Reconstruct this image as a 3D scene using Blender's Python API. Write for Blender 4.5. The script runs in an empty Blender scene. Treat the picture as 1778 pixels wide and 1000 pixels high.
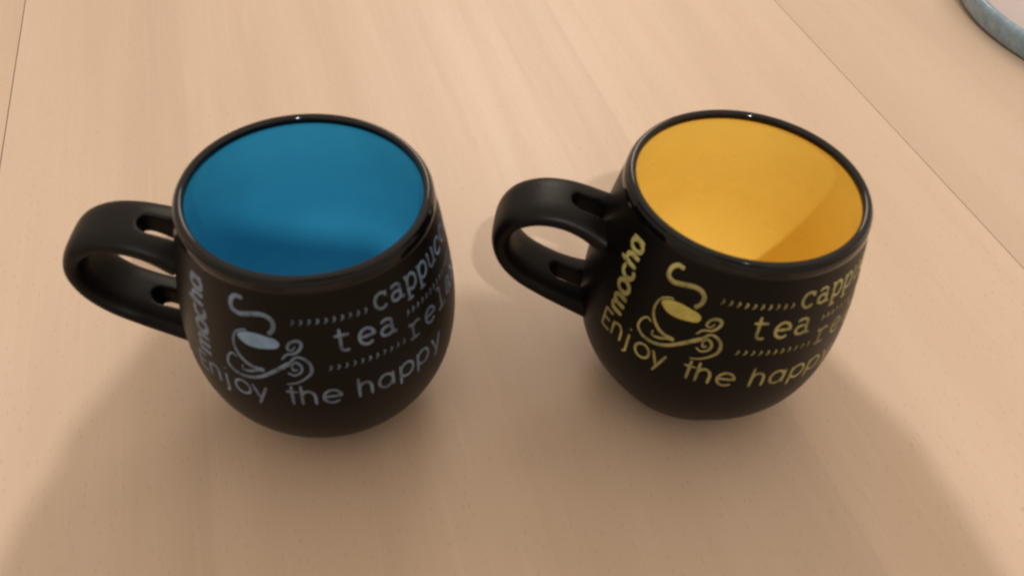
import bpy, bmesh, math
from mathutils import Vector, Matrix

# ------------------------------------------------------------------ camera, world, lamps, exposure
sc = bpy.context.scene
COL = sc.collection
W, H = 1778.0, 1000.0
FPX, PITCH, ROLL, CAM_H = 1445.62, 0.875708, 0.075547, 0.284408
PPX, PPY = -41.68, 86.37            # principal point offset in photo pixels

cam = bpy.data.cameras.new('camera')
cam.sensor_fit = 'HORIZONTAL'; cam.sensor_width = 36.0
cam.lens = FPX / W * 36.0
cam.shift_x = -PPX / W; cam.shift_y = PPY / W
cam.clip_start = 0.01; cam.clip_end = 50
cam_o = bpy.data.objects.new('camera', cam); COL.objects.link(cam_o)
R0 = Vector((1, 0, 0)); U0 = Vector((0, math.sin(PITCH), math.cos(PITCH))); F0 = Vector((0, math.cos(PITCH), -math.sin(PITCH)))
cr, sr = math.cos(ROLL), math.sin(ROLL)
right = R0 * cr + U0 * sr; up = U0 * cr - R0 * sr
M = Matrix((right, up, -F0)).transposed().to_4x4(); M.translation = Vector((0, 0, CAM_H))
cam_o.matrix_world = M
cam.dof.use_dof = True; cam.dof.focus_distance = 0.46; cam.dof.aperture_fstop = 14
sc.camera = cam_o

world = bpy.data.worlds.new('World'); sc.world = world; world.use_nodes = True
wt = world.node_tree; bg = wt.nodes['Background']
_tc = wt.nodes.new('ShaderNodeTexCoord'); _sp = wt.nodes.new('ShaderNodeSeparateXYZ'); wt.links.new(_tc.outputs['Generated'], _sp.inputs[0])
_rp = wt.nodes.new('ShaderNodeValToRGB'); wt.links.new(_sp.outputs['Z'], _rp.inputs[0])      # room: dim walls, paler ceiling
_rp.color_ramp.elements[0].position = 0.0; _rp.color_ramp.elements[0].color = (.40, .31, .23, 1)
_rp.color_ramp.elements[1].position = 0.8; _rp.color_ramp.elements[1].color = (1.0, .845, .68, 1)
wt.links.new(_rp.outputs[0], bg.inputs['Color']); bg.inputs['Strength'].default_value = 1.22

def lamp(name, loc, target, size, power, color, shape='DISK'):
    l = bpy.data.lights.new(name, 'AREA'); l.shape = shape; l.size = size; l.energy = power; l.color = color
    o = bpy.data.objects.new(name, l); COL.objects.link(o); o.location = loc
    o.rotation_euler = (Vector(target) - Vector(loc)).to_track_quat('-Z', 'Y').to_euler()
    return o
LAMP = Vector((0.18, -0.83, 1.35))
lamp('ceiling_lamp', LAMP, (0, .25, 0), 0.042, 14.5, (1.0, 0.95, 0.89))
lamp('room_lamp', (0.0, 1.70, 1.0), (0, .25, 0), 0.65, 7.5, (1.0, 0.86, 0.72))

sc.view_settings.view_transform = 'Standard'; sc.view_settings.look = 'None'
sc.view_settings.exposure = -0.28; sc.view_settings.gamma = 1.0; sc.view_settings.use_curve_mapping = False
sc.cycles.filter_width = 2.2
sc.cycles.max_bounces = 8

# ------------------------------------------------------------------ helpers
def link(name, mesh, mat=None, parent=None, smooth=True):
    o = bpy.data.objects.new(name, mesh); COL.objects.link(o)
    if mat: mesh.materials.clear(); mesh.materials.append(mat)
    if smooth:
        for p in mesh.polygons: p.use_smooth = True
    if parent: o.parent = parent
    return o

def mesh_from(name, verts, faces):
    m = bpy.data.meshes.new(name); m.from_pydata(verts, [], faces); m.update(); return m

def lathe(name, prof, n=128):
    """prof: (r, z) from one end to the other, outward/upward order so normals point out"""
    vs, fs, rings = [], [], []
    for r, z in prof:
        if r < 1e-6: rings.append([len(vs)]); vs.append((0, 0, z)); continue
        rings.append(list(range(len(vs), len(vs) + n)))
        vs += [(r * math.cos(2 * math.pi * i / n), r * math.sin(2 * math.pi * i / n), z) for i in range(n)]
    for a, b in zip(rings, rings[1:]):
        for i in range(n):
            j = (i + 1) % n
            if len(a) == 1: fs.append((a[0], b[j], b[i]))
            elif len(b) == 1: fs.append((a[i], a[j], b[0]))
            else: fs.append((a[i], a[j], b[j], b[i]))
    return mesh_from(name, vs, fs)

def spline(P, n, closed=False):
    """Catmull-Rom through points"""
    P = [Vector(p) for p in P]; N = len(P); out = []
    seg = N if closed else N - 1
    for i in range(seg):
        if closed: a, b, c, d = (P[(i + k) % N] for k in (-1, 0, 1, 2))
        else:
            b, c = P[i], P[i + 1]
            a = P[i - 1] if i else b * 2 - c
            d = P[i + 2] if i + 2 < N else c * 2 - b
        for k in range(n):
            t = k / n
            out.append(0.5 * ((2 * b) + (c - a) * t + (2 * a - 5 * b + 4 * c - d) * t * t + (3 * b - a - 3 * c + d) * t ** 3))
    if not closed: out.append(P[-1])
    return out

def evaluated(o):
    dg = bpy.context.evaluated_depsgraph_get(); dg.update()
    m = bpy.data.meshes.new_from_object(o.evaluated_get(dg)); return m

# ------------------------------------------------------------------ materials
def nodes_of(name):
    m = bpy.data.materials.new(name); m.use_nodes = True
    nt = m.node_tree; return m, nt, nt.nodes['Principled BSDF']
def N(nt, kind, **kw):
    n = nt.nodes.new(kind)
    for k, v in kw.items():
        if k in n.inputs: n.inputs[k].default_value = v
        else: setattr(n, k, v)
    return n
def ramp(nt, src, stops):
    r = nt.nodes.new('ShaderNodeValToRGB'); e = r.color_ramp.elements
    while len(e) < len(stops): e.new(0.5)
    for q, (p, c) in zip(e, stops): q.position = p; q.color = (*c, 1) if len(c) == 3 else c
    nt.links.new(src, r.inputs[0]); return r.outputs[0]
def mix(nt, a, b, fac, mode='MIX'):
    m = nt.nodes.new('ShaderNodeMix'); m.data_type = 'RGBA'; m.blend_type = mode
    for s, v in ((0, fac), (6, a), (7, b)):
        if hasattr(v, 'node'): nt.links.new(v, m.inputs[s])
        elif s == 0: m.inputs[0].default_value = v
        else: m.inputs[s].default_value = (*v, 1)
    return m.outputs[2]

SANG = 0.321211
def wood_material(name, offset):
    m, nt, b = nodes_of(name); L = nt.links
    tc = N(nt, 'ShaderNodeTexCoord')
    mp = N(nt, 'ShaderNodeMapping'); mp.inputs['Location'].default_value = offset
    L.new(tc.outputs['Object'], mp.inputs['Vector'])       # x across the grain, y along it
    def noise(scale, sx, sy, detail=3, rough=.55, dist=0.0):
        q = N(nt, 'ShaderNodeMapping'); q.inputs['Scale'].default_value = (sx, sy, 1)
        L.new(mp.outputs[0], q.inputs['Vector'])
        n = N(nt, 'ShaderNodeTexNoise', Scale=scale, Detail=detail, Roughness=rough, Distortion=dist)
        L.new(q.outputs[0], n.inputs['Vector']); return n.outputs['Fac']
    # veneer strips of slightly different tone
    sx = N(nt, 'ShaderNodeSeparateXYZ'); L.new(mp.outputs[0], sx.inputs[0])
    dv = N(nt, 'ShaderNodeMath', operation='DIVIDE'); L.new(sx.outputs['X'], dv.inputs[0]); dv.inputs[1].default_value = 0.1185
    fl = N(nt, 'ShaderNodeMath', operation='FLOOR'); L.new(dv.outputs[0], fl.inputs[0])
    wn = N(nt, 'ShaderNodeTexWhiteNoise', noise_dimensions='1D'); L.new(fl.outputs[0], wn.inputs['W'])
    broad = noise(9, 1.0, .10, 4, .6, .3)
    streak = noise(70, 1.0, .035, 3, .6, .2)
    fine = noise(420, 1.0, .03, 2, .6)
    c = ramp(nt, broad, [(.28, (.49, .362, .268)), (.52, (.57, .433, .328)), (.75, (.615, .48, .372))])
    c = mix(nt, c, (.515, .365, .25), ramp(nt, streak, [(.50, (0, 0, 0)), (.85, (.26, .26, .26))]))
    c = mix(nt, c, (.66, .525, .405), ramp(nt, fine, [(.55, (0, 0, 0)), (.8, (.28, .28, .28))]))
    tone = N(nt, 'ShaderNodeMapRange'); L.new(wn.outputs['Value'], tone.inputs[0])
    tone.inputs[3].default_value = .95; tone.inputs[4].default_value = 1.04
    c = mix(nt, c, tone.outputs[0], 1.0, 'MULTIPLY')
    # short dark beech flecks along the grain
    fq = N(nt, 'ShaderNodeMapping'); fq.inputs['Scale'].default_value = (1, .28, 1); L.new(mp.outputs[0], fq.inputs['Vector'])
    vo = N(nt, 'ShaderNodeTexVoronoi', Scale=620.0); L.new(fq.outputs[0], vo.inputs['Vector'])
    fm = ramp(nt, vo.outputs['Distance'], [(.10, (1, 1, 1)), (.22, (0, 0, 0))])
    sel = N(nt, 'ShaderNodeSeparateColor'); L.new(vo.outputs['Color'], sel.inputs[0])
    keep = N(nt, 'ShaderNodeMath', operation='GREATER_THAN'); L.new(sel.outputs[0], keep.inputs[0]); keep.inputs[1].default_value = .30
    mu = N(nt, 'ShaderNodeMath', operation='MULTIPLY'); L.new(fm, mu.inputs[0]); L.new(keep.outputs[0], mu.inputs[1])
    mu2 = N(nt, 'ShaderNodeMath', operation='MULTIPLY'); L.new(mu.outputs[0], mu2.inputs[0]); mu2.inputs[1].default_value = .36
    c = mix(nt, c, (.34, .20, .12), mu2.outputs[0])
    L.new(c, b.inputs['Base Color'])
    L.new(ramp(nt, streak, [(.3, (.40,) * 3), (.8, (.52,) * 3)]), b.inputs['Roughness'])
    b.inputs['Specular IOR Level'].default_value = .5
    bp = N(nt, 'ShaderNodeBump', Strength=.12, Distance=.0004); L.new(fine, bp.inputs['Height']); L.new(bp.outputs[0], b.inputs['Normal'])
    return m

def glaze(name, col, rough, var=.06, coat=0.0, spec=.5, bump=0.0):
    m, nt, b = nodes_of(name); L = nt.links
    tc = N(nt, 'ShaderNodeTexCoord')
    n = N(nt, 'ShaderNodeTexNoise', Scale=38.0, Detail=4.0, Roughness=.6); L.new(tc.outputs['Object'], n.inputs['Vector'])
    lo = tuple(v * (1 - var) for v in col); hi = tuple(min(1, v * (1 + var)) for v in col)
    L.new(ramp(nt, n.outputs['Fac'], [(.3, lo), (.7, hi)]), b.inputs['Base Color'])
    L.new(ramp(nt, n.outputs['Fac'], [(.3, (rough * .9,) * 3), (.7, (min(1, rough * 1.12),) * 3)]), b.inputs['Roughness'])
    b.inputs['Specular IOR Level'].default_value = spec
    if coat: b.inputs['Coat Weight'].default_value = coat; b.inputs['Coat Roughness'].default_value = .06
    if bump:
        n2 = N(nt, 'ShaderNodeTexNoise', Scale=900.0, Detail=2.0); L.new(tc.outputs['Object'], n2.inputs['Vector'])
        bp = N(nt, 'ShaderNodeBump', Strength=bump, Distance=.0002); L.new(n2.outputs['Fac'], bp.inputs['Height']); L.new(bp.outputs[0], b.inputs['Normal'])
    return m

M_BLACK = glaze('matte_black_stoneware', (.0030, .0023, .0021), .40, .12, 0, .16, .15)
M_LIP = glaze('glossy_black_glaze', (.002, .002, .0024), .05, .05, 0, .34)
M_BLUE = glaze('blue_glaze', (.046, .395, .64), .30, .06, 0, .40)
M_YEL = glaze('yellow_glaze', (.93, .69, .15), .28, .04, 0, .55)
def enamel(name, col, wear):
    m, nt, b = nodes_of(name); L = nt.links
    tc = N(nt, 'ShaderNodeTexCoord')
    n = N(nt, 'ShaderNodeTexNoise', Scale=330.0, Detail=5.0, Roughness=.7); L.new(tc.outputs['Object'], n.inputs['Vector'])
    big = N(nt, 'ShaderNodeTexNoise', Scale=70.0, Detail=2.0); L.new(tc.outputs['Object'], big.inputs['Vector'])
    c = mix(nt, tuple(v * .62 for v in col), tuple(min(1, v * 1.2) for v in col), ramp(nt, big.outputs['Fac'], [(.35, (0, 0, 0)), (.65, (1, 1, 1))]))
    c = mix(nt, c, tuple(v * .22 for v in col), ramp(nt, n.outputs['Fac'], [(.50, (0, 0, 0)), (.50 + wear, (.8, .8, .8))]))
    L.new(c, b.inputs['Base Color']); b.inputs['Roughness'].default_value = .42
    return m
M_PBLUE = enamel('pale_blue_print', (.12, .185, .29), .14)
M_PBLUE2 = enamel('pale_blue_solid_print', (.18, .31, .50), .6)
M_PGOLD = enamel('olive_gold_print', (.34, .305, .11), .18)
M_PGOLD2 = enamel('olive_gold_solid_print', (.50, .44, .10), .6)

# ------------------------------------------------------------------ the table: three leaves with open joints
S1, S2 = -0.14054, 0.34828
table = bpy.data.objects.new('table_top', None); COL.objects.link(table)
table['kind'] = 'structure'; table['label'] = 'pale beech table top of three leaves with fine joints'; table['category'] = 'table'
table.rotation_euler = (0, 0, SANG)      # local x across the grain, local y along it
GAP = .0002
for k, (x0, x1, off) in enumerate(((S1 - .45, S1 - GAP, (3.1, 1.7, 0)), (S1 + GAP, S2 - GAP, (0.0472, 0, 0)), (S2 + GAP, S2 + .50, (6.76172, 4.1, 0)))):
    bm = bmesh.new()
    bmesh.ops.create_cube(bm, size=1.0)
    for v in bm.verts:
        v.co = Vector((x0 if v.co.x < 0 else x1, -.45 if v.co.y < 0 else 1.25, -.024 if v.co.z < 0 else 0))
    bmesh.ops.bevel(bm, geom=[e for e in bm.edges], offset=.0004, segments=2, affect='EDGES', profile=.5)
    me = bpy.data.meshes.new('table_leaf'); bm.to_mesh(me); bm.free()
    link('table_leaf', me, wood_material('beech_veneer', off), table, smooth=False)

# ------------------------------------------------------------------ the mugs
MH = .10235
KZ = [0, .08, .2, .38, .58, .8, 1.0]
KR = [.031728, .036758, .044892, .050192, .049875, .046207, .042]
_h = [(b - a) * MH for a, b in zip(KZ, KZ[1:])]
def _natural():
    n = len(KZ); a = [0.0] * n; l = [1.0] * n; mu = [0.0] * n; z = [0.0] * n; c = [0.0] * n
    for i in range(1, n - 1):
        al = 3 * ((KR[i + 1] - KR[i]) / _h[i] - (KR[i] - KR[i - 1]) / _h[i - 1])
        l[i] = 2 * (_h[i] + _h[i - 1]) - _h[i - 1] * mu[i - 1]; mu[i] = _h[i] / l[i]; z[i] = (al - _h[i - 1] * z[i - 1]) / l[i]
    for i in range(n - 2, -1, -1): c[i] = z[i] - mu[i] * c[i + 1]
    return c
_c = _natural()
def rad(z):
    t = max(0, min(MH, z)); i = 0
    while i < len(KZ) - 2 and t > KZ[i + 1] * MH: i += 1
    d = t - KZ[i] * MH
    b = (KR[i + 1] - KR[i]) / _h[i] - _h[i] * (2 * _c[i] + _c[i + 1]) / 3; dd = (_c[i + 1] - _c[i]) / (3 * _h[i])
    return KR[i] + b * d + _c[i] * d * d + dd * d ** 3
def drad(z): return (rad(z + 1e-4) - rad(z - 1e-4)) / 2e-4

RI, LIPZ = .0391, MH - .0055
body_prof = [(0, .0016), (.024, .0016), (.0262, .0006), (.028, 0), (.0298, .0002), (.0312, .0010), (.0326, .0026)]
z = .0045
while z < LIPZ: body_prof.append((rad(z), z)); z += .002
body_prof.append((rad(LIPZ), LIPZ))
body_me = lathe('body', body_prof)
# lip: up the outside, over the rounded top and a little way down inside
lip = [(rad(LIPZ) - .0002, LIPZ - .0006), (rad(LIPZ) + .00012, LIPZ)]
for q in (.25, .5, .75): lip.append((rad(LIPZ + q * .004) + .00015, LIPZ + q * .004))
cx, hw = (.04215 + RI) / 2, (.04215 - RI) / 2
for k in range(0, 13):
    a = math.pi * k / 12; lip.append((cx + hw * math.cos(a), MH - .0021 + .0014 * math.sin(a)))
lip += [(RI - .00005, MH - .0026), (RI + .0002, MH - .0034)]
lip_me = lathe('lip', lip)
ins = [(RI + .0001, MH - .0024)]
z = MH - .004
while z > .016: ins.append((rad(z) - (.0028 + .0012 * min(1, (MH - z) / .04)), z)); z -= .002
r0 = ins[-1][0]
for k in range(1, 9):
    a = math.pi / 2 * k / 8; ins.append((r0 - .010 + .010 * math.cos(a), .016 - .0095 * math.sin(a)))
ins.append((0, .0062))
inside_me = lathe('inside_glaze', ins)

# handle: a broad strap that leaves the wall high up, loops round and comes back low, pierced by a slot at each end
HC = [(.0470, .0741), (.0540, .0780), (.0625, .0804), (.0718, .0800), (.0800, .0757), (.0840, .0675), (.0820, .0580), (.0755, .0500), (.0660, .0442), (.0560, .0400), (.0470, .0372)]
def handle_mesh():
    C = spline([(a, 0, b) for a, b in HC], 8); n = len(C); sec = 28
    vs, fs = [], []
    for i, c in enumerate(C):
        t = (C[min(i + 1, n - 1)] - C[max(i - 1, 0)]).normalized(); nr = Vector((-t.z, 0, t.x))
        u = i / (n - 1); e = abs(2 * u - 1)
        w = .0122 + .0034 * e ** 4; th = .0039 + .0010 * e ** 4
        for k in range(sec):
            a = 2 * math.pi * k / sec; ca, sa = math.cos(a), math.sin(a)
            y = w * math.copysign(abs(ca) ** .62, ca); q = th * math.copysign(abs(sa) ** .85, sa)
            vs.append(c + nr * q + Vector((-(.047 - math.sqrt(.047 ** 2 - y * y)) * .8 * e ** 6, y, 0)))     # the ends follow the round wall
    for i in range(n - 1):
        for k in range(sec):
            k2 = (k + 1) % sec
            fs.append((i * sec + k, i * sec + k2, (i + 1) * sec + k2, (i + 1) * sec + k))
    fs.append(tuple(range(sec))[::-1]); fs.append(tuple(range((n - 1) * sec, n * sec)))
    me = mesh_from('handle_raw', vs, fs)
    bm = bmesh.new(); bm.from_mesh(me); bmesh.ops.recalc_face_normals(bm, faces=bm.faces); bm.to_mesh(me); bm.free()
    o = link('handle_raw', me)
    cutters = []
    for (ra, rb, zc, hw, tilt) in SLOTS:
        vs, fs = [], []
        m = 20
        for zz in (-.012, .012):
            for k in range(m):
                a = 2 * math.pi * k / m
                x = hw * math.cos(a) + (rb if math.cos(a) > 0 else ra); y = hw * math.sin(a)
                vs.append((x + zz * tilt, y, zc + zz))
        fs = [tuple(range(m))[::-1], tuple(range(m, 2 * m))] + [(k, (k + 1) % m, m + (k + 1) % m, m + k) for k in range(m)]
        cme = mesh_from('cut', vs, fs)
        bm = bmesh.new(); bm.from_mesh(cme); bmesh.ops.recalc_face_normals(bm, faces=bm.faces); bm.to_mesh(cme); bm.free()
        co = link('cut', cme, smooth=False); cutters.append(co)
        md = o.modifiers.new('slot', 'BOOLEAN'); md.operation = 'DIFFERENCE'; md.object = co; md.solver = 'EXACT'
    md = o.modifiers.new('remesh', 'REMESH'); md.mode = 'VOXEL'; md.voxel_size = .0006; md.use_smooth_shade = True
    md = o.modifiers.new('smooth', 'SMOOTH'); md.factor = .5; md.iterations = 6
    res = evaluated(o); res.name = 'handle'
    for q in [o] + cutters:
        d = q.data; bpy.data.objects.remove(q); bpy.data.meshes.remove(d)
    return res
SLOTS = [(.0440, .0560, .0790, .0043, -.15), (.0480, .0590, .0410, .0041, .15)]
handle_me = handle_mesh()

# --- print: raised enamel strokes that follow the wall. Angles are measured from the handle.
HAZ2 = 175.5                           # world azimuth of the yellow mug's handle
def onwall(az, z, lift):
    a = math.radians(az - HAZ2); r = rad(z); s = drad(z); q = math.hypot(1, s)
    nr, nz = 1 / q, -s / q
    return Vector(((r + lift * nr) * math.cos(a), (r + lift * nr) * math.sin(a), z + lift * nz))

class Print:
    def __init__(s): s.v = []; s.f = []
    def stroke(s, pts, wid, cap=True):
        """pts: list of (azimuth deg, z m); wid: width in m or list"""
        n = len(pts)
        def mm(p): return Vector((math.radians(p[0]) * rad(p[1]), p[1]))
        b = len(s.v)
        for i, p in enumerate(pts):
            w = (wid[i] if isinstance(wid, (list, tuple)) else wid) / 2
            t = mm(pts[min(i + 1, n - 1)]) - mm(pts[max(i - 1, 0)])
            t = t.normalized() if t.length > 1e-9 else Vector((1, 0)); nn = Vector((-t.y, t.x)); r = rad(p[1])
            if cap and i in (0, n - 1): w *= .7
            for k, l in ((-1, -.00006), (-.6, .00012), (.6, .00012), (1, -.00006)):
                s.v.append(onwall(p[0] + math.degrees(nn.x * w * k / r), p[1] + nn.y * w * k, l))
        for i in range(n - 1):
            for k in range(3):
                a = b + i * 4 + k; s.f.append((a, a + 4, a + 5, a + 1))
    def fill(s, pts):
        cx = sum(p[0] for p in pts) / len(pts); cz = sum(p[1] for p in pts) / len(pts); b = len(s.v); n = len(pts); K = 6
        s.v.append(onwall(cx, cz, .00012))
        for k in range(1, K + 1):
            t = k / K
            for p in pts: s.v.append(onwall(cx + (p[0] - cx) * t, cz + (p[1] - cz) * t, .00012 if k < K else -.00006))
        for i in range(n):
            j = (i + 1) % n; s.f.append((b, b + 1 + i, b + 1 + j))
            for k in range(K - 1):
                a = b + 1 + k * n; s.f.append((a + i, a + n + i, a + n + j, a + j))
    def mesh(s, name):
        me = mesh_from(name, s.v, s.f)
        bm = bmesh.new(); bm.from_mesh(me); bmesh.ops.recalc_face_normals(bm, faces=bm.faces)
        # face outward
        tot = sum(f.normal.dot(Vector((f.calc_center_median().x, f.calc_center_median().y, 0))) for f in bm.faces)
        if tot < 0: bmesh.ops.reverse_faces(bm, faces=bm.faces)
        bm.to_mesh(me); bm.free(); return me

def arc(cx, cy, rx, ry, a0, a1, n=14):
    return [(cx + rx * math.cos(math.radians(a0 + (a1 - a0) * i / n)), cy + ry * math.sin(math.radians(a0 + (a1 - a0) * i / n))) for i in range(n + 1)]
def line(*p):
    out = []
    for a, b in zip(p, p[1:]):
        for k in range(4): out.append((a[0] + (b[0] - a[0]) * k / 4, a[1] + (b[1] - a[1]) * k / 4))
    return out + [p[-1]]
# letters as strokes: x-height 1, ascender 1.42, advance in the table
SANS = {
    'E': (.95, [line((.75, 1.25), (.12, 1.25), (.12, 0), (.75, 0)), line((.12, .65), (.65, .65))]),
    'n': (.95, [line((.12, 0), (.12, 1)), line((.12, .55)) + arc(.44, .55, .32, .45, 180, 0) + line((.76, .55), (.76, 0))]),
    'j': (.50, [line((.28, 1), (.28, -.25)) + arc(.08, -.25, .20, .2, 0, -90, 6), line((.28, 1.3), (.28, 1.38))]),
    'o': (1.05, [arc(.52, .5, .42, .48, 0, 360, 24)]),
    'y': (.95, [line((.08, 1), (.45, 0)), line((.82, 1), (.32, -.42))]),
    't': (.62, [line((.32, 1.40), (.32, 0)), line((.04, .95), (.62, .95))]),
    'h': (.95, [line((.12, 1.42), (.12, 0)), line((.12, .55)) + arc(.44, .55, .32, .45, 180, 0) + line((.76, .55), (.76, 0))]),
    'e': (1.05, [line((.12, .52), (.92, .52)) + arc(.52, .5, .42, .48, 2, 318, 22)]),
    'a': (1.05, [arc(.48, .5, .38, .48, 0, 360, 22), line((.88, 1), (.88, 0))]),
    'p': (1.05, [line((.12, 1), (.12, -.42)), arc(.52, .5, .40, .48, 0, 360, 22)]),
    'm': (1.5, [line((.1, 0), (.1, 1)), line((.1, .6)) + arc(.4, .6, .3, .4, 180, 0) + line((.7, .6), (.7, 0)), line((.7, .6)) + arc(1.0, .6, .3, .4, 180, 0) + line((1.3, .6), (1.3, 0))]),
    'c': (.95, [arc(.52, .5, .42, .48, 45, 315, 20)]),
}
SLAB = {
    'c': [arc(.5, .5, .40, .47, 40, 320, 20), line((.82, 1.0), (.82, .68))],
    'a': [arc(.42, .78, .30, .20, 160, 0, 8) + line((.72, .78), (.72, .04), (.95, .04)), arc(.42, .30, .32, .27, 20, 360, 18)],
    'p': [line((.0, .97), (.20, .97), (.20, -.42)), line((.0, -.42), (.46, -.42)), arc(.55, .5, .36, .46, 0, 360, 20)],
    'u': [line((.02, .97), (.18, .97), (.18, .35)) + arc(.46, .35, .28, .33, 180, 340, 10), line((.62, .97), (.78, .97), (.78, .04), (.96, .04))],
    'i': [line((.2, .97), (.5, .97), (.5, .04)), line((.15, .04), (.85, .04)), line((.48, 1.34), (.52, 1.40))],
    'n': [line((.02, .97), (.2, .97), (.2, .04)), line((.02, .04), (.38, .04)), arc(.48, .62, .28, .34, 180, 0, 10) + line((.76, .62), (.76, .04)), line((.6, .04), (.94, .04))],
    'o': [arc(.5, .5, .40, .47, 0, 360, 24)],
    't': [line((.34, 1.38), (.34, .25)) + arc(.56, .25, .22, .22, 180, 320, 8), line((.06, .97), (.80, .97))],
    'e': [line((.12, .52), (.88, .52)) + arc(.5, .5, .39, .47, 2, 315, 22)],
    'r': [line((.05, .97), (.30, .97), (.30, .04)), line((.05, .04), (.66, .04)), arc(.62, .55, .34, .42, 160, 50, 8)],
    'l': [line((.15, 1.40), (.48, 1.40), (.48, .04)), line((.1, .04), (.88, .04))],
    'x': [line((.1, .97), (.88, .04)), line((.88, .97), (.1, .04)), line((.0, .97), (.3, .97)), line((.68, .97), (.98, .97)), line((.0, .04), (.3, .04)), line((.68, .04), (.98, .04))],
}
def put(pr, strokes, az, z, sx, sy, wid, slant=0.0):
    """strokes in letter units at azimuth az (left edge) and baseline z; sx, sy metres per unit"""
    r = rad(z)
    for st in strokes:
        pr.stroke([(az + math.degrees((x + slant * y) * sx / r), z + y * sy) for x, y in st], wid)
def put_up(pr, strokes, az, z, sx, sy, wid):
    """text that climbs the wall: letters lie on their backs, reading upwards"""
    for st in strokes:
        pr.stroke([(az - math.degrees(y * sy / rad(z + x * sx)), z + x * sx) for x, y in st], wid)

prints = []          # (part name, mesh, solid?, label)
# motto round the belly
for word, letters in (('Enjoy', (('E', -151.5), ('n', -145.0), ('j', -137.2), ('o', -131.6), ('y', -123.6))),
                      ('the', (('t', -109.6), ('h', -104.4), ('e', -96.0))),
                      ('happy', (('h', -82.4), ('a', -74.0), ('p', -64.4), ('p', -55.4), ('y', -46.0)))):
    pr = Print()
    for ch, az in letters: put(pr, SANS[ch][1], az, .0497, .0070, .0068, .00122)
    prints.append(('lettering', pr.mesh('lettering'), False, 'rounded word ' + word + ' low on the wall'))
for word, az0, adv, z, sx, sy, wd in (('cappuccino', -70.2, 8.0, .0840, .0058, .0064, .00118), ('tea', -88.6, 9.4, .0728, .0068, .0068, .00128), ('relax', -57.0, 9.4, .0647, .0070, .0066, .0012)):
    pr = Print()
    for i, ch in enumerate(word): put(pr, SLAB[ch], az0 + adv * i, z, sx, sy, wd)
    prints.append(('lettering', pr.mesh('lettering'), False, 'slab lettered word ' + word))
pr = Print(); zz = .0605
for ch in 'mocha':
    adv, st = SANS[ch] if ch in SANS else (1, [])
    put_up(pr, st, -141.6 - (zz - .06) * 110, zz, .0056, .0058, .0021); zz += adv * .0056 + .0002
prints.append(('lettering', pr.mesh('lettering'), False, 'bold word mocha climbing the wall'))
for az0, az1, z, n in ((-103.4, -74.0, .0862, 10), (-91.2, -60.0, .0667, 11), (-55.6, -14.0, .0768, 15)):
    pr = Print()
    for i in range(n):
        a = az0 + (az1 - az0) * i / (n - 1)
        pr.stroke([(a - .5, z - .0011), (a + .35, z - .0003), (a + .45, z + .0004), (a + .1, z + .0011)], [.0004, .0007, .0009, .0009])
    prints.append(('tick_line', pr.mesh('tick_line'), False, None))
# the steaming cup emblem
steam = [(-122.9, 92.7), (-126.2, 92.8), (-128.4, 90.6), (-128.3, 87.7), (-125.2, 86.4), (-120.2, 87.4), (-115.8, 88.1), (-112.5, 87.3), (-110.9, 85.1), (-111.5, 82.5), (-113.3, 80.8)]
coffee = [(-127.4, 77.1), (-124.9, 79.3), (-119.5, 80.2), (-114.3, 79.7), (-110.7, 79.1), (-108.9, 77.5), (-110.0, 75.4), (-114.1, 74.5), (-119.4, 74.0), (-123.9, 74.6)]
cupside = [(-122.3, 80.4), (-124.6, 80.0), (-127.5, 78.2), (-128.8, 74.9), (-128.4, 71.4), (-126.3, 68.2), (-123.4, 66.0), (-120.2, 65.0), (-116.5, 64.9)]
inner = [(-125.9, 64.8), (-125.7, 62.6), (-122.7, 62.8), (-119.0, 64.3), (-116.5, 64.9)]
saucer = [(-127.8, 67.4), (-130.1, 68.2), (-132.2, 66.1), (-132.7, 62.7), (-130.6, 60.5), (-127.5, 59.5), (-123.5, 59.7), (-118.9, 61.2), (-114.4, 64.0), (-109.8, 67.2), (-106.3, 69.6)]
cuphandle = [(-109.1, 70.9), (-107.0, 73.1), (-103.5, 73.9), (-101.3, 76.1), (-101.1, 78.2), (-102.9, 78.9), (-105.3, 78.0), (-106.4, 75.7), (-104.7, 75.0), (-103.3, 76.9)]
swirl = [(-107.0, 69.0), (-103.7, 72.1), (-100.6, 71.4), (-98.5, 69.0), (-98.4, 65.7), (-100.5, 63.2), (-104.4, 60.8), (-108.3, 59.9)]
curl = [(-107.4, 65.3), (-105.0, 64.2), (-102.3, 65.7), (-101.9, 68.2), (-103.9, 70.0), (-105.5, 68.6), (-105.0, 66.4), (-103.4, 67.0)]
def sm(P, closed=False): return [(v.x, v.y / 1000) for v in spline([(a, b, 0) for a, b in P], 5, closed)]
def taper(pts, w0, w1, w2):
    n = len(pts) - 1; return [(w0 + (w1 - w0) * 2 * i / n) if i <= n / 2 else (w1 + (w2 - w1) * (2 * i / n - 1)) for i in range(n + 1)]
def emblem_part(name, curves, solid=False, label=None):
    pr = Print()
    for P, w in curves:
        q = sm(P); pr.stroke(q, [k * .84 for k in taper(q, *w)])
    prints.append((name, pr.mesh(name), solid, label))
emblem_part('steam_mark', [(steam, (.0021, .0024, .0020))], False, 'curl of steam')
pr = Print(); pr.fill(sm(coffee, True)); prints.append(('coffee_mark', pr.mesh('coffee_mark'), True, 'solid oval of coffee'))
emblem_part('cup_mark', [(cupside, (.0010, .0013, .0024)), (inner, (.0008, .0014, .0010)), (cuphandle, (.0008, .0017, .0007))], False, 'cup outline with looped handle')
emblem_part('saucer_mark', [(saucer, (.0008, .0017, .0022)), (swirl, (.0010, .0017, .0006)), (curl, (.0008, .0014, .0008))], False, 'saucer line ending in swirls')

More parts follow.
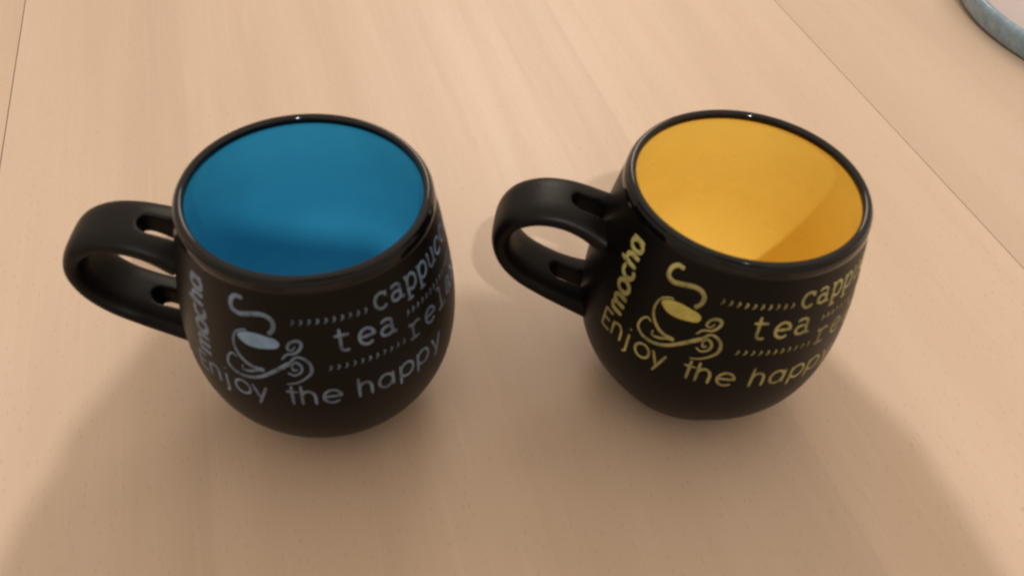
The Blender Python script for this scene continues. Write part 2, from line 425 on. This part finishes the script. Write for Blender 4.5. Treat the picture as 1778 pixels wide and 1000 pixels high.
def make_mug(loc, haz, print_turn, inside_mat, pm, pm2, label):
    t = bpy.data.objects.new('mug', None); COL.objects.link(t)
    t.location = (loc[0], loc[1], 0.0); t.rotation_euler = (0, 0, math.radians(haz))
    t['label'] = label; t['category'] = 'mug'; t['group'] = 'black mugs on the table'
    b = link('body', body_me.copy(), M_BLACK, t)
    link('lip', lip_me.copy(), M_LIP, t)
    i = link('inside_glaze', inside_me.copy(), inside_mat, t)
    link('handle', handle_me.copy(), M_BLACK, t)
    for name, me, solid, lab in prints:
        o = link(name, me.copy(), pm2 if solid else pm, b); o.rotation_euler = (0, 0, math.radians(print_turn))
        if lab: o['label'] = lab
    return t, i
t, i = make_mug((-.06408, .21063), 182.8, HAZ2 + 17.2 - 182.8, M_BLUE, M_PBLUE, M_PBLUE2, 'round-bellied black mug with bright blue inside and pale blue print')
i['label'] = 'bright blue inside'
t, i = make_mug((.08639, .23235), HAZ2, 0.0, M_YEL, M_PGOLD, M_PGOLD2, 'round-bellied black mug with yellow inside and olive gold print')
i['label'] = 'warm yellow inside'

# ------------------------------------------------------------------ the dish at the table's far corner
def streaky(name):
    m, nt, b = nodes_of(name); L = nt.links
    tc = N(nt, 'ShaderNodeTexCoord'); n = N(nt, 'ShaderNodeTexNoise', Scale=160.0, Detail=4.0, Roughness=.65); L.new(tc.outputs['Object'], n.inputs['Vector'])
    L.new(ramp(nt, n.outputs['Fac'], [(.30, (.20, .32, .43)), (.55, (.29, .42, .53)), (.78, (.44, .55, .65))]), b.inputs['Base Color'])
    b.inputs['Roughness'].default_value = .10; b.inputs['Transmission Weight'].default_value = .25; b.inputs['IOR'].default_value = 1.5
    bp = N(nt, 'ShaderNodeBump', Strength=.2, Distance=.0008); L.new(n.outputs['Fac'], bp.inputs['Height']); L.new(bp.outputs[0], b.inputs['Normal'])
    return m
M_DRIM = streaky('blue_grey_streaked_glaze')
M_DISH = glaze('pale_dish_glaze', (.50, .44, .44), .35, .05)
DR = .128
dish = bpy.data.objects.new('dish', None); COL.objects.link(dish); dish.location = (.4345, .5705, 0)
dish['label'] = 'round pale dish with streaky blue-grey rim across the table joint from the mugs'; dish['category'] = 'dish'
link('rim', lathe('rim', [(DR - .012, 0), (DR - .0085, .0008), (DR - .0065, .003), (DR - .0042, .009), (DR - .0032, .0140), (DR - .0034, .0160), (DR - .0046, .0172), (DR - .0066, .0173), (DR - .0082, .0164), (DR - .0100, .0148)], 160), M_DRIM, dish)
link('base', lathe('base', [(DR - .0122, .0002), (DR - .02, 0), (0, .0004)][::-1] + [], 160), M_DISH, dish)
link('well', lathe('well', [(DR - .0098, .0150), (DR - .014, .0124), (DR - .024, .0085), (DR - .05, .0065), (0, .006)], 160), M_DISH, dish)

# ------------------------------------------------------------------ the phone that takes the picture, held level in both hands behind the lens; its shadow falls across the near table
FR = Matrix((right, up, -F0)).transposed().to_4x4(); FR.translation = Vector((0, 0, CAM_H))
PC = Vector((.044, -.016, .036))
M_PHONE = glaze('phone_black', (.012, .012, .014), .25, .05)
M_SKIN = glaze('skin', (.50, .30, .22), .5, .08)
def soft_union(name, caps, voxel=.0022):
    bm = bmesh.new()
    for a, b, ra, rb in caps:
        a, b = Vector(a), Vector(b); d = b - a; L = max(d.length, 1e-5); q = d.to_track_quat('Z', 'Y').to_matrix().to_4x4()
        k = 14; rings = []
        prof = [(ra * math.cos(t), -ra * math.sin(t) * 1.0) for t in (1.3, .9, .45)] + [(ra, 0), (rb, L)] + [(rb * math.cos(t), L + rb * math.sin(t)) for t in (.45, .9, 1.3)]
        for r, zz in prof:
            rings.append([bm.verts.new(Matrix.Translation(a) @ q @ Vector((r * math.cos(2 * math.pi * i / k), r * math.sin(2 * math.pi * i / k), zz))) for i in range(k)])
        for r0_, r1_ in zip(rings, rings[1:]):
            for i in range(k): bm.faces.new((r0_[i], r0_[(i + 1) % k], r1_[(i + 1) % k], r1_[i]))
        bm.faces.new(rings[0][::-1]); bm.faces.new(rings[-1])
    me = bpy.data.meshes.new(name + '_raw'); bm.to_mesh(me); bm.free()
    o = link(name + '_raw', me)
    md = o.modifiers.new('remesh', 'REMESH'); md.mode = 'VOXEL'; md.voxel_size = voxel
    md = o.modifiers.new('smooth', 'SMOOTH'); md.factor = .5; md.iterations = 5
    res = evaluated(o); res.name = name
    bpy.data.objects.remove(o); bpy.data.meshes.remove(me)
    return res
phone = bpy.data.objects.new('smartphone', None); COL.objects.link(phone); phone.matrix_world = FR @ Matrix.Translation(PC)
phone['label'] = 'black smartphone held sideways in two hands above the table'; phone['category'] = 'phone'
bm = bmesh.new(); bmesh.ops.create_cube(bm, size=1.0)
for v in bm.verts: v.co = Vector((v.co.x * .174, v.co.y * .080, v.co.z * .0085))
bmesh.ops.bevel(bm, geom=[e for e in bm.edges if abs((e.verts[0].co - e.verts[1].co).z) > .004], offset=.009, segments=5, affect='EDGES')
me = bpy.data.meshes.new('phone_body'); bm.to_mesh(me); bm.free()
link('phone_body', me, M_PHONE, phone, smooth=False)
link('lens', lathe('lens', [(.0055, -.0043), (.0055, -.0056), (.0045, -.0060), (0, -.0058)][::-1], 24), M_LIP, phone).location = (-.044, .016, 0)
bm = bmesh.new(); bmesh.ops.create_cube(bm, size=1.0)  # added flap, out of view: keeps lamp light off the near table
for v in bm.verts: v.co = Vector((v.co.x * .194, -.018 - (.5 - v.co.y) * .116, v.co.z * .003 + (.5 - v.co.y) * .030 + .0058))
bmesh.ops.bevel(bm, geom=[e for e in bm.edges], offset=.001, segments=2, affect='EDGES')
me = bpy.data.meshes.new('shade_flap'); bm.to_mesh(me); bm.free()
link('shade_flap', me, M_PHONE, phone, smooth=False)['label'] = 'added flap below the phone that shades the near table'
E_ = .0825
def hand(side):
    """side +1: the hand at the phone's right end, fingers behind it; -1: at its left end, holding the edges clear of the lens"""
    s_ = side; caps = []
    def X(x): return (E_ + (x - E_) * .84 if s_ < 0 and x > E_ else x) * s_
    def c(a, b, ra, rb): caps.append(((X(a[0]), a[1], a[2]), (X(b[0]), b[1], b[2]), ra, rb))
    ys = (.034, .013, -.008, -.028) if s_ < 0 else (.026, .007, -.012, -.030)
    for y in ys:                                           # palm: four metacarpals
        c((E_ + .040, -.028 + y * .45, .018), (E_ + .013, y, .000), .016, .0125)
    c((E_ + .034, -.034, .022), (E_ + .040, -.085, .050), .027, .031); c((E_ + .012, -.045, .022), (E_ + .026, -.085, .042), .015, .020)        # heel of the hand to the wrist
    c((E_ + .040, -.085, .050), (E_ + .060, -.160, .190), .031, .042)        # forearm
    for y, L, r in zip(ys, (.92, 1.0, .95, .78), (.0085, .0090, .0085, .0075)):
        if s_ > 0:
            c((E_ + .019, y, .000), (E_ + .004, y, -.0125), r * 1.15, r * 1.05)
            c((E_ + .004, y, -.0125), (E_ - .026 * L, y + .002, -.0132), r * 1.05, r)
            c((E_ - .026 * L, y + .002, -.0132), (E_ - .046 * L, y + .001, -.0128), r, r * .85)
        elif y > .03:                                      # index finger along the top edge
            c((E_ + .019, y, .000), (E_ + .002, .049, .002), r * 1.15, r * 1.05)
            c((E_ + .002, .049, .002), (E_ - .024, .0485, .001), r * 1.05, r)
            c((E_ - .024, .0485, .001), (E_ - .042, .0480, .001), r, r * .85)
        else:                                              # the others fold against the end
            c((E_ + .019, y, .000), (E_ + .010, y, -.013), r * 1.15, r * 1.05)
            c((E_ + .010, y, -.013), (E_ + .024, y, -.018), r * 1.05, r)
            c((E_ + .024, y, -.018), (E_ + .036, y, -.010), r, r * .85)
    if s_ > 0:                                             # thumb over the screen side
        c((E_ + .040, -.034, .026), (E_ + .010, -.022, .020), .0135, .0115); c((E_ + .010, -.022, .020), (E_ - .018, -.008, .0145), .0115, .0090)
    else:                                                  # thumb under the lower edge
        c((E_ + .040, -.034, .022), (E_ + .008, -.053, .010), .0135, .0115); c((E_ + .008, -.053, .010), (E_ - .024, -.0505, .003), .0115, .0090)
    o = link('hand', soft_union('hand', caps), M_SKIN); o.matrix_world = FR @ Matrix.Translation(PC)
    o['label'] = 'bare right hand gripping the end of the smartphone' if s_ > 0 else 'bare left hand pinching the lens end of the smartphone'
    o['category'] = 'hand'; o['group'] = 'hands holding the phone'
hand(1); hand(-1)
